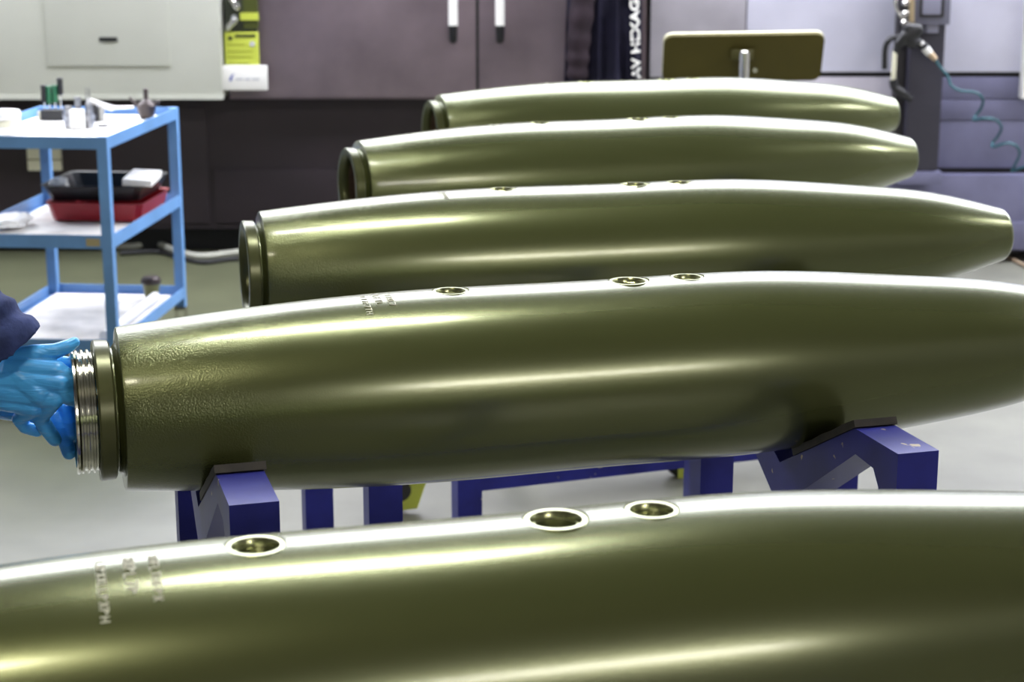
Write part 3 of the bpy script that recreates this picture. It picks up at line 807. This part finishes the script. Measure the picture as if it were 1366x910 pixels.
# hanging jacket with white lettering
YJ = 8.08
jx0, jx1 = at(752, 105, YJ).x, at(858, 105, YJ).x
jc = (jx0 + jx1) / 2; zt, zh = 1.62, at(800, 118, YJ).z - .08
t = empty('hanging_jacket', (jc, YJ, zh), 0, 'dark jacket with white lettering hanging beside the grey door', 'jacket')
o0 = Vector(t.location)
bm = bmesh.new(); rings = []; NZ, NA = 40, 96
for i in range(NZ + 1):
    f = i / NZ; z = zh + (zt - zh) * f
    wl_, wr_ = (jc - jx0) * (1 - .14 * f), (jx1 - jc) * (1 - .06 * f)
    if f > .9: wl_ *= 1 - (f - .9) * 4; wr_ *= 1 - (f - .9) * 4
    ring = []
    for q in range(NA):
        an = 2 * PI * q / NA
        x = math.cos(an); y = math.sin(an)
        x = math.copysign(abs(x) ** .7, x); y = math.copysign(abs(y) ** .7, y)
        fold = .020 * math.sin(x * 13 + 1.1 * math.sin(f * 5)) + .010 * math.sin(x * 27 + f * 6) + .014 * noise.noise(Vector((x * 3, f * 7, 1)))
        ring.append(bm.verts.new(Vector((jc + x * (wr_ if x > 0 else wl_), YJ + .07 + y * .055 + (fold if y < 0 else 0), z)) - o0))
    rings.append(ring)
for i in range(NZ):
    for q in range(NA): bm.faces.new((rings[i][q], rings[i][(q + 1) % NA], rings[i + 1][(q + 1) % NA], rings[i + 1][q]))
bm.faces.new(rings[0][::-1]); bm.faces.new(rings[-1])
build('jacket_body', bm, M['jacket'], t, 70)
bm = bmesh.new(); 
pts = catmull([Vector((jx0 + .10, YJ + .02, zt - .12)), Vector((jx0 + .085, YJ - .005, 1.25)), Vector((jx0 + .065, YJ - .012, 1.02)), Vector((jx0 + .06, YJ - .006, .86))], 8)
tube(bm, [p - o0 for p in pts], .05, 20, [.062 - .016 * k / (len(pts) - 1) + .004 * math.sin(k * 1.7) for k in range(len(pts))])
build('sleeve', bm, mat('brown_black_cloth', (.024, .016, .022), .8, 0, var=.3, vscale=14, spec=.2), t, 60)
bm = bmesh.new(); tube(bm, [p - o0 for p in catmull([Vector((jc, YJ + .07, zt - .02)), Vector((jc, YJ + .07, zt + .03)), Vector((jc + .01, YJ + .1, zt + .06)), Vector((jc, YJ + .185, zt + .055))], 6)], .006)
build('hanging_loop', bm, M['rubber'], t, 40)
pz = at(850, 106, YJ)
mt = Matrix.Translation(Vector((jx1 - .062, YJ - .016, pz.z)) - o0) @ Matrix.Rotation(math.radians(38), 4, 'Z') @ Matrix.Rotation(math.radians(90), 4, 'X') @ Matrix.Rotation(math.radians(90 + 3.4), 4, 'Z') @ Matrix.Translation((0, -.066, 0)) 
text_mesh('white_lettering', 'AV HEXAGON', .072, .0015, mat('white_print', (.85, .84, .8), .6), t, mt)

# lavender machine on the right
YR = 8.25
xs0, xs1, xs2, xs3 = at(850, 60, YR).x + .06, at(995, 60, YR).x, at(1230, 60, YR).x, 4.3
zl = at(1000, 96, YR).z; zl2 = at(1000, 103, YR).z; zm = at(1300, 224, YR).z; zm2 = at(1300, 231, YR).z
t = empty('lavender_machine', ((xs0 + xs3) / 2, YR, 0), 0, 'pale lavender machine with panels split by black lines at right', 'machine')
o0 = Vector(t.location)
build('carcass', rel(boxbm(xs0, xs3, YR + .02, YR + .95, .03, 2.1), o0), M['void'], t)
build('upper_panel', rel(boxbm(xs0, xs1 - .004, YR, YR + .02, zl2, 2.09), o0), M['lavm'], t, bevel=.002)
build('upper_panel', rel(boxbm(xs1 + .002, xs2, YR, YR + .02, zl, 2.09), o0), M['lav'], t, bevel=.002)
build('upper_panel', rel(boxbm(xs2 + .004, xs3, YR, YR + .02, zl, 2.09), o0), M['lav'], t, bevel=.002)
zq = at(1300, 132, YR).z; zq2 = at(1300, 160, YR).z
build('lower_panel', rel(boxbm(xs1, xs2, YR, YR + .02, zm, zl2), o0), M['lavm'], t, bevel=.002)
build('lower_panel', rel(boxbm(xs2 + .004, xs3, YR, YR + .02, zq, zl2), o0), M['lavd'], t, bevel=.002)
build('lower_panel', rel(boxbm(xs2 + .004, xs3, YR - .004, YR + .02, zq2, zq - .004), o0), M['lavd'], t, bevel=.002)
build('lower_panel', rel(boxbm(xs2 + .004, xs3, YR, YR + .02, zm, zq2 - .003), o0), M['lavd'], t, bevel=.002)
build('plinth_panel', rel(boxbm(xs0, xs3, YR - .06, YR + .02, .06, zm2), o0), M['lavd'], t, bevel=.003)
build('plinth_strip', rel(boxbm(xs0, xs3, YR - .075, YR + .02, .06, .19), o0), M['lavd'], t, bevel=.003)

# column with air-line equipment
YK = 8.02
cx0, cx1 = at(1212, 100, YK).x, at(1258, 100, YK).x
zc = at(1230, 228, YK).z
t = empty('steel_column', ((cx0 + cx1) / 2, YK + .08, zc), 0, 'dark slate column in front of the lavender machine', 'column')
o0 = Vector(t.location)
build('shaft', rel(boxbm(cx0, cx1, YK, YK + .16, zc, 2.05), o0), M['slate'], t, bevel=.006)
build('shaft_rib', rel(boxbm(cx0 - .045, cx0, YK + .05, YK + .13, zc, 2.05), o0), mat('black_rib', (.015, .013, .016), .5), t, bevel=.004)
a, b = at(1198, 246, YK), at(1256, 229, YK)
build('foot_bracket', rel(boxbm(a.x, b.x, YK - .01, YK + .18, a.z, b.z), o0), M['lavd'], t, bevel=.003)
# junction box
YE = 7.96
t = empty('junction_box', at(1248, 15, YE), 0, 'slate grey junction box on the column top', 'box')
o0 = Vector(t.location)
def L3(px0, py0, px1, py1, y, d): return rel(pbox(px0, py0, px1, py1, y, d), o0)
build('box_body', L3(1219, -30, 1267, 33, YE, .06), mat('slate_box', (.13, .13, .18), .45), t, bevel=.004)
build('recess', L3(1229, -24, 1259, 23, YE - .006, .01), M['black'], t)
build('cover', L3(1232.5, -20, 1255, 19.5, YE - .011, .012), mat('slate_cover', (.22, .22, .30), .4), t, bevel=.003)
build('mount_block', L3(1236, 33, 1252, 44, YE + .01, .05), mat('slate_block', (.2, .2, .27), .45), t, bevel=.003)
# air gun hanging on its holder
YN = 7.93
t = empty('air_gun', at(1206, 60, YN), 0, 'black air gun with a pale lever hanging by the column', 'air gun')
o0 = Vector(t.location)
def pt(px, py, dy=0): return at(px, py, YN + dy) - o0
bm = bmesh.new()
for a, b, r0, r1 in (((1222, 40), (1208, 48), .035, .03), ((1208, 48), (1199, 58), .03, .022), ((1212, 38), (1216, 56), .03, .03), ((1199, 58), (1195, 68), .016, .014)):
    capsule(bm, pt(*a), pt(*b), r0, r1)
capsule(bm, pt(1220, 55, .02), pt(1234, 62, .0), .026, .018)
organic('gun_body', bm, M['black'], t, .005, 3)
bm = bmesh.new(); capsule(bm, pt(1194, 68), pt(1191.5, 106), .010, .011); build('lever', bm, M['cream'], t, 40)
bm = bmesh.new(); tube(bm, catmull([pt(1191, 106), pt(1194, 117), pt(1204, 124), pt(1214, 132, .03)], 6), .018, 12); build('grip_tail', bm, M['black'], t, 40)
bm = bmesh.new(); tube(bm, catmull([pt(1205, 48, .03), pt(1188, 52, .04), pt(1181, 64, .05), pt(1180, 92, .06)], 6), .012, 10); build('rear_hose', bm, M['rubber'], t, 40)
# regulator with little valves
t = empty('air_regulator', at(1207, 14, YN), 0, 'small brass air regulator with a bent pipe above the air gun', 'regulator')
o0 = Vector(t.location)
bm = bmesh.new(); tube(bm, catmull([pt(1194, -30), pt(1194, 2), pt(1197, 14), pt(1206, 28)], 6), .006, 10); build('bent_pipe', bm, M['chrome'], t, 40)
for q in ((1208, 4), (1208, 18), (1206.5, 30)):
    bm = bmesh.new(); p = pt(*q); lathe(bm, [(-.02, .008), (-.012, .014), (.012, .014), (.02, .008)], 'y', 18, True, p); build('valve_knob', bm, M['chrome'], t, 30)
bm = bmesh.new(); capsule(bm, pt(1217, -30, .02), pt(1216, 32, .02), .012, .012, True, True); build('manifold', bm, mat('brass', (.5, .4, .25), .35, .8), t, 40)
# teal coiled hose, with its couplings
t = empty('coiled_hose', at(1300, 140, YN), 0, 'teal coiled air hose drooping from the column to the right', 'hose')
o0 = Vector(t.location)
hpts = [(1246, 77, 0), (1253, 88, 0), (1264, 101, 0), (1269, 114, -.01), (1281, 121, -.02), (1299, 123, -.03), (1310, 130, -.02), (1310, 142, .03), (1302, 154, .06), (1299, 160, .02), (1314, 158, -.05),
        (1328, 160, -.06), (1336, 170, -.02), (1331, 182, .05), (1324, 191, .07), (1325, 196, .02), (1343, 191, -.05), (1356, 195, -.06), (1360, 206, -.02), (1353, 222, .05), (1350, 229, .07), (1362, 224, .02), (1378, 222, -.05), (1392, 232, -.04), (1390, 250, .04), (1400, 262, .02)]
bm = bmesh.new(); tube(bm, catmull([pt(*q) for q in hpts], 7), .0062, 10); build('hose_coil', bm, M['teal'], t, 60)
bm = bmesh.new(); capsule(bm, pt(1228, 57), pt(1234, 64), .014, .014, True, True); capsule(bm, pt(1234, 64), pt(1240, 71), .019, .017, True, True); build('white_coupling', bm, M['white'], t, 40)
bm = bmesh.new(); capsule(bm, pt(1240, 71), pt(1248, 79), .015, .012, True, True); build('brass_coupling', bm, mat('tan_brass', (.55, .42, .28), .35, .6), t, 40)
# white post at the right picture edge
a = at(1363.5, 132, 8.19)
bm = boxbm(0, .06, 0, .062, 0, 1.25); o = build('white_post', bm, M['white'], None, bevel=.006); o.location = (a.x, 8.19, a.z)
tag(o, 'white vertical post at the right edge of the picture', 'post')
o.scale = (1, 1, 1)

# tilted board on a pole behind the rearmost casing
YP = 7.0
ctr = at(992, 76, YP)
t = empty('sign_stand', (ctr.x, YP - .02, 0), 0, 'olive tilted board on a chrome pole behind the rearmost casing', 'sign stand')
o0 = Vector(t.location)
bw, bh, bt, rd = .308, .105, .016, .035
out = []
for cx, cz, a0 in ((bw - rd, bh - rd, 0), (-bw + rd, bh - rd, 90), (-bw + rd, -bh + rd, 180), (bw - rd, -bh + rd, 270)):
    for k in range(7):
        an = math.radians(a0 + 15 * k); out.append((cx + rd * math.cos(an), cz + rd * math.sin(an)))
tilt = Matrix.Translation(ctr - o0 + Vector((0, .02, -.008))) @ Matrix.Rotation(math.radians(28), 4, 'X') @ Matrix.Rotation(math.radians(-1.0), 4, 'Y')
bm = bmesh.new(); prism(bm, out, 'y', 0, bt); bmesh.ops.transform(bm, matrix=tilt, verts=bm.verts[:])
bd = build('board', bm, M['board'], t, 40)
bm = bmesh.new(); o2 = [(x * 1.004, z * 1.01) for x, z in out]; n = len(out)
inn = [(x * .985, z * .955) for x, z in out]
A = [bm.verts.new(tilt @ Vector((x, bt + .010, z))) for x, z in o2]; B = [bm.verts.new(tilt @ Vector((x, bt, z))) for x, z in o2]
Cc = [bm.verts.new(tilt @ Vector((x, bt + .010, z))) for x, z in inn]; D = [bm.verts.new(tilt @ Vector((x, bt, z))) for x, z in inn]
for i in range(n):
    j = (i + 1) % n
    for q in ((A[i], A[j], B[j], B[i]), (Cc[i], D[i], D[j], Cc[j]), (A[i], Cc[i], Cc[j], A[j]), (B[i], B[j], D[j], D[i])): bm.faces.new(q)
build('lit_edge_rim', bm, M['boardedge'], bd, 40)  # light on the board's edge, put into this rim's pale colour
build('mount_plate', rel(boxbm(ctr.x - .05, ctr.x + .036, YP - .022, YP - .008, ctr.z - .01, ctr.z + .03), o0), mat('olive_plate', (.08, .075, .02), .4, .3), t, bevel=.003)
bm = bmesh.new(); lathe(bm, [(.03, .022), (ctr.z + .022, .022), (ctr.z + .026, .018)], 'z', 24); build('pole', bm, M['chrome'], t, 30)
bm = bmesh.new(); lathe(bm, [(0, .19), (.012, .19), (.02, .17), (.03, .03)], 'z', 40); build('base_disc', bm, M['slate'], t, 30)
bm = bmesh.new(); lathe(bm, [(-.03, .010), (.0, .010)], 'y', 16, True, at(1006, 93, YP) - o0); build('thumb_screw', bm, M['chrome'], t, 30)

# cables on the floor
def cable(name, pts, r, m, label):
    bm = bmesh.new(); tube(bm, catmull([onz(px, py, r) + Vector((0, 0, dz)) for px, py, dz in pts], 8), r, 10)
    return tag(build(name, bm, m, None, 60), label, 'cable')
cable('floor_cable', [(120, 326, 0), (175, 329, 0), (205, 326, .01), (235, 335, 0), (265, 342, 0), (300, 339, 0), (345, 333, 0), (420, 331, 0)], .016, M['cable'], 'pale thick cable on the floor by the dark machine base')
cable('floor_cable', [(160, 338, 0), (210, 336, 0), (240, 344, 0), (270, 350, 0), (305, 346, 0), (360, 341, 0)], .011, M['rubber'], 'black cable on the floor in front of the pale cable')
cable('floor_cable', [(1320, 341, 0), (1342, 343, 0), (1356, 349, 0), (1380, 360, 0), (1410, 364, 0)], .009, mat('tan_cable', (.35, .26, .18), .5), 'tan cable on the floor right of the third casing')

# ================================================================ CAMERA, WORLD
cam = bpy.data.cameras.new('camera'); co = bpy.data.objects.new('camera', cam); C.objects.link(co)
co.location = (0, 0, CAMZ); co.rotation_euler = (PI / 2 - PITCH, 0, 0)
cam.sensor_width = 36; cam.lens = F / 1366 * 36; cam.clip_start = .05
cam.dof.use_dof = True; cam.dof.focus_distance = 2.45; cam.dof.aperture_fstop = 7.5
sc.camera = co
w = bpy.data.worlds.new('world'); sc.world = w; w.use_nodes = True
w.node_tree.nodes['Background'].inputs['Color'].default_value = (.8, .85, 1, 1)
w.node_tree.nodes['Background'].inputs['Strength'].default_value = .1
sc.view_settings.view_transform = 'Standard'; sc.view_settings.look = 'None'
sc.view_settings.gamma = 1; sc.view_settings.use_curve_mapping = False
sc.view_settings.exposure = -0.12
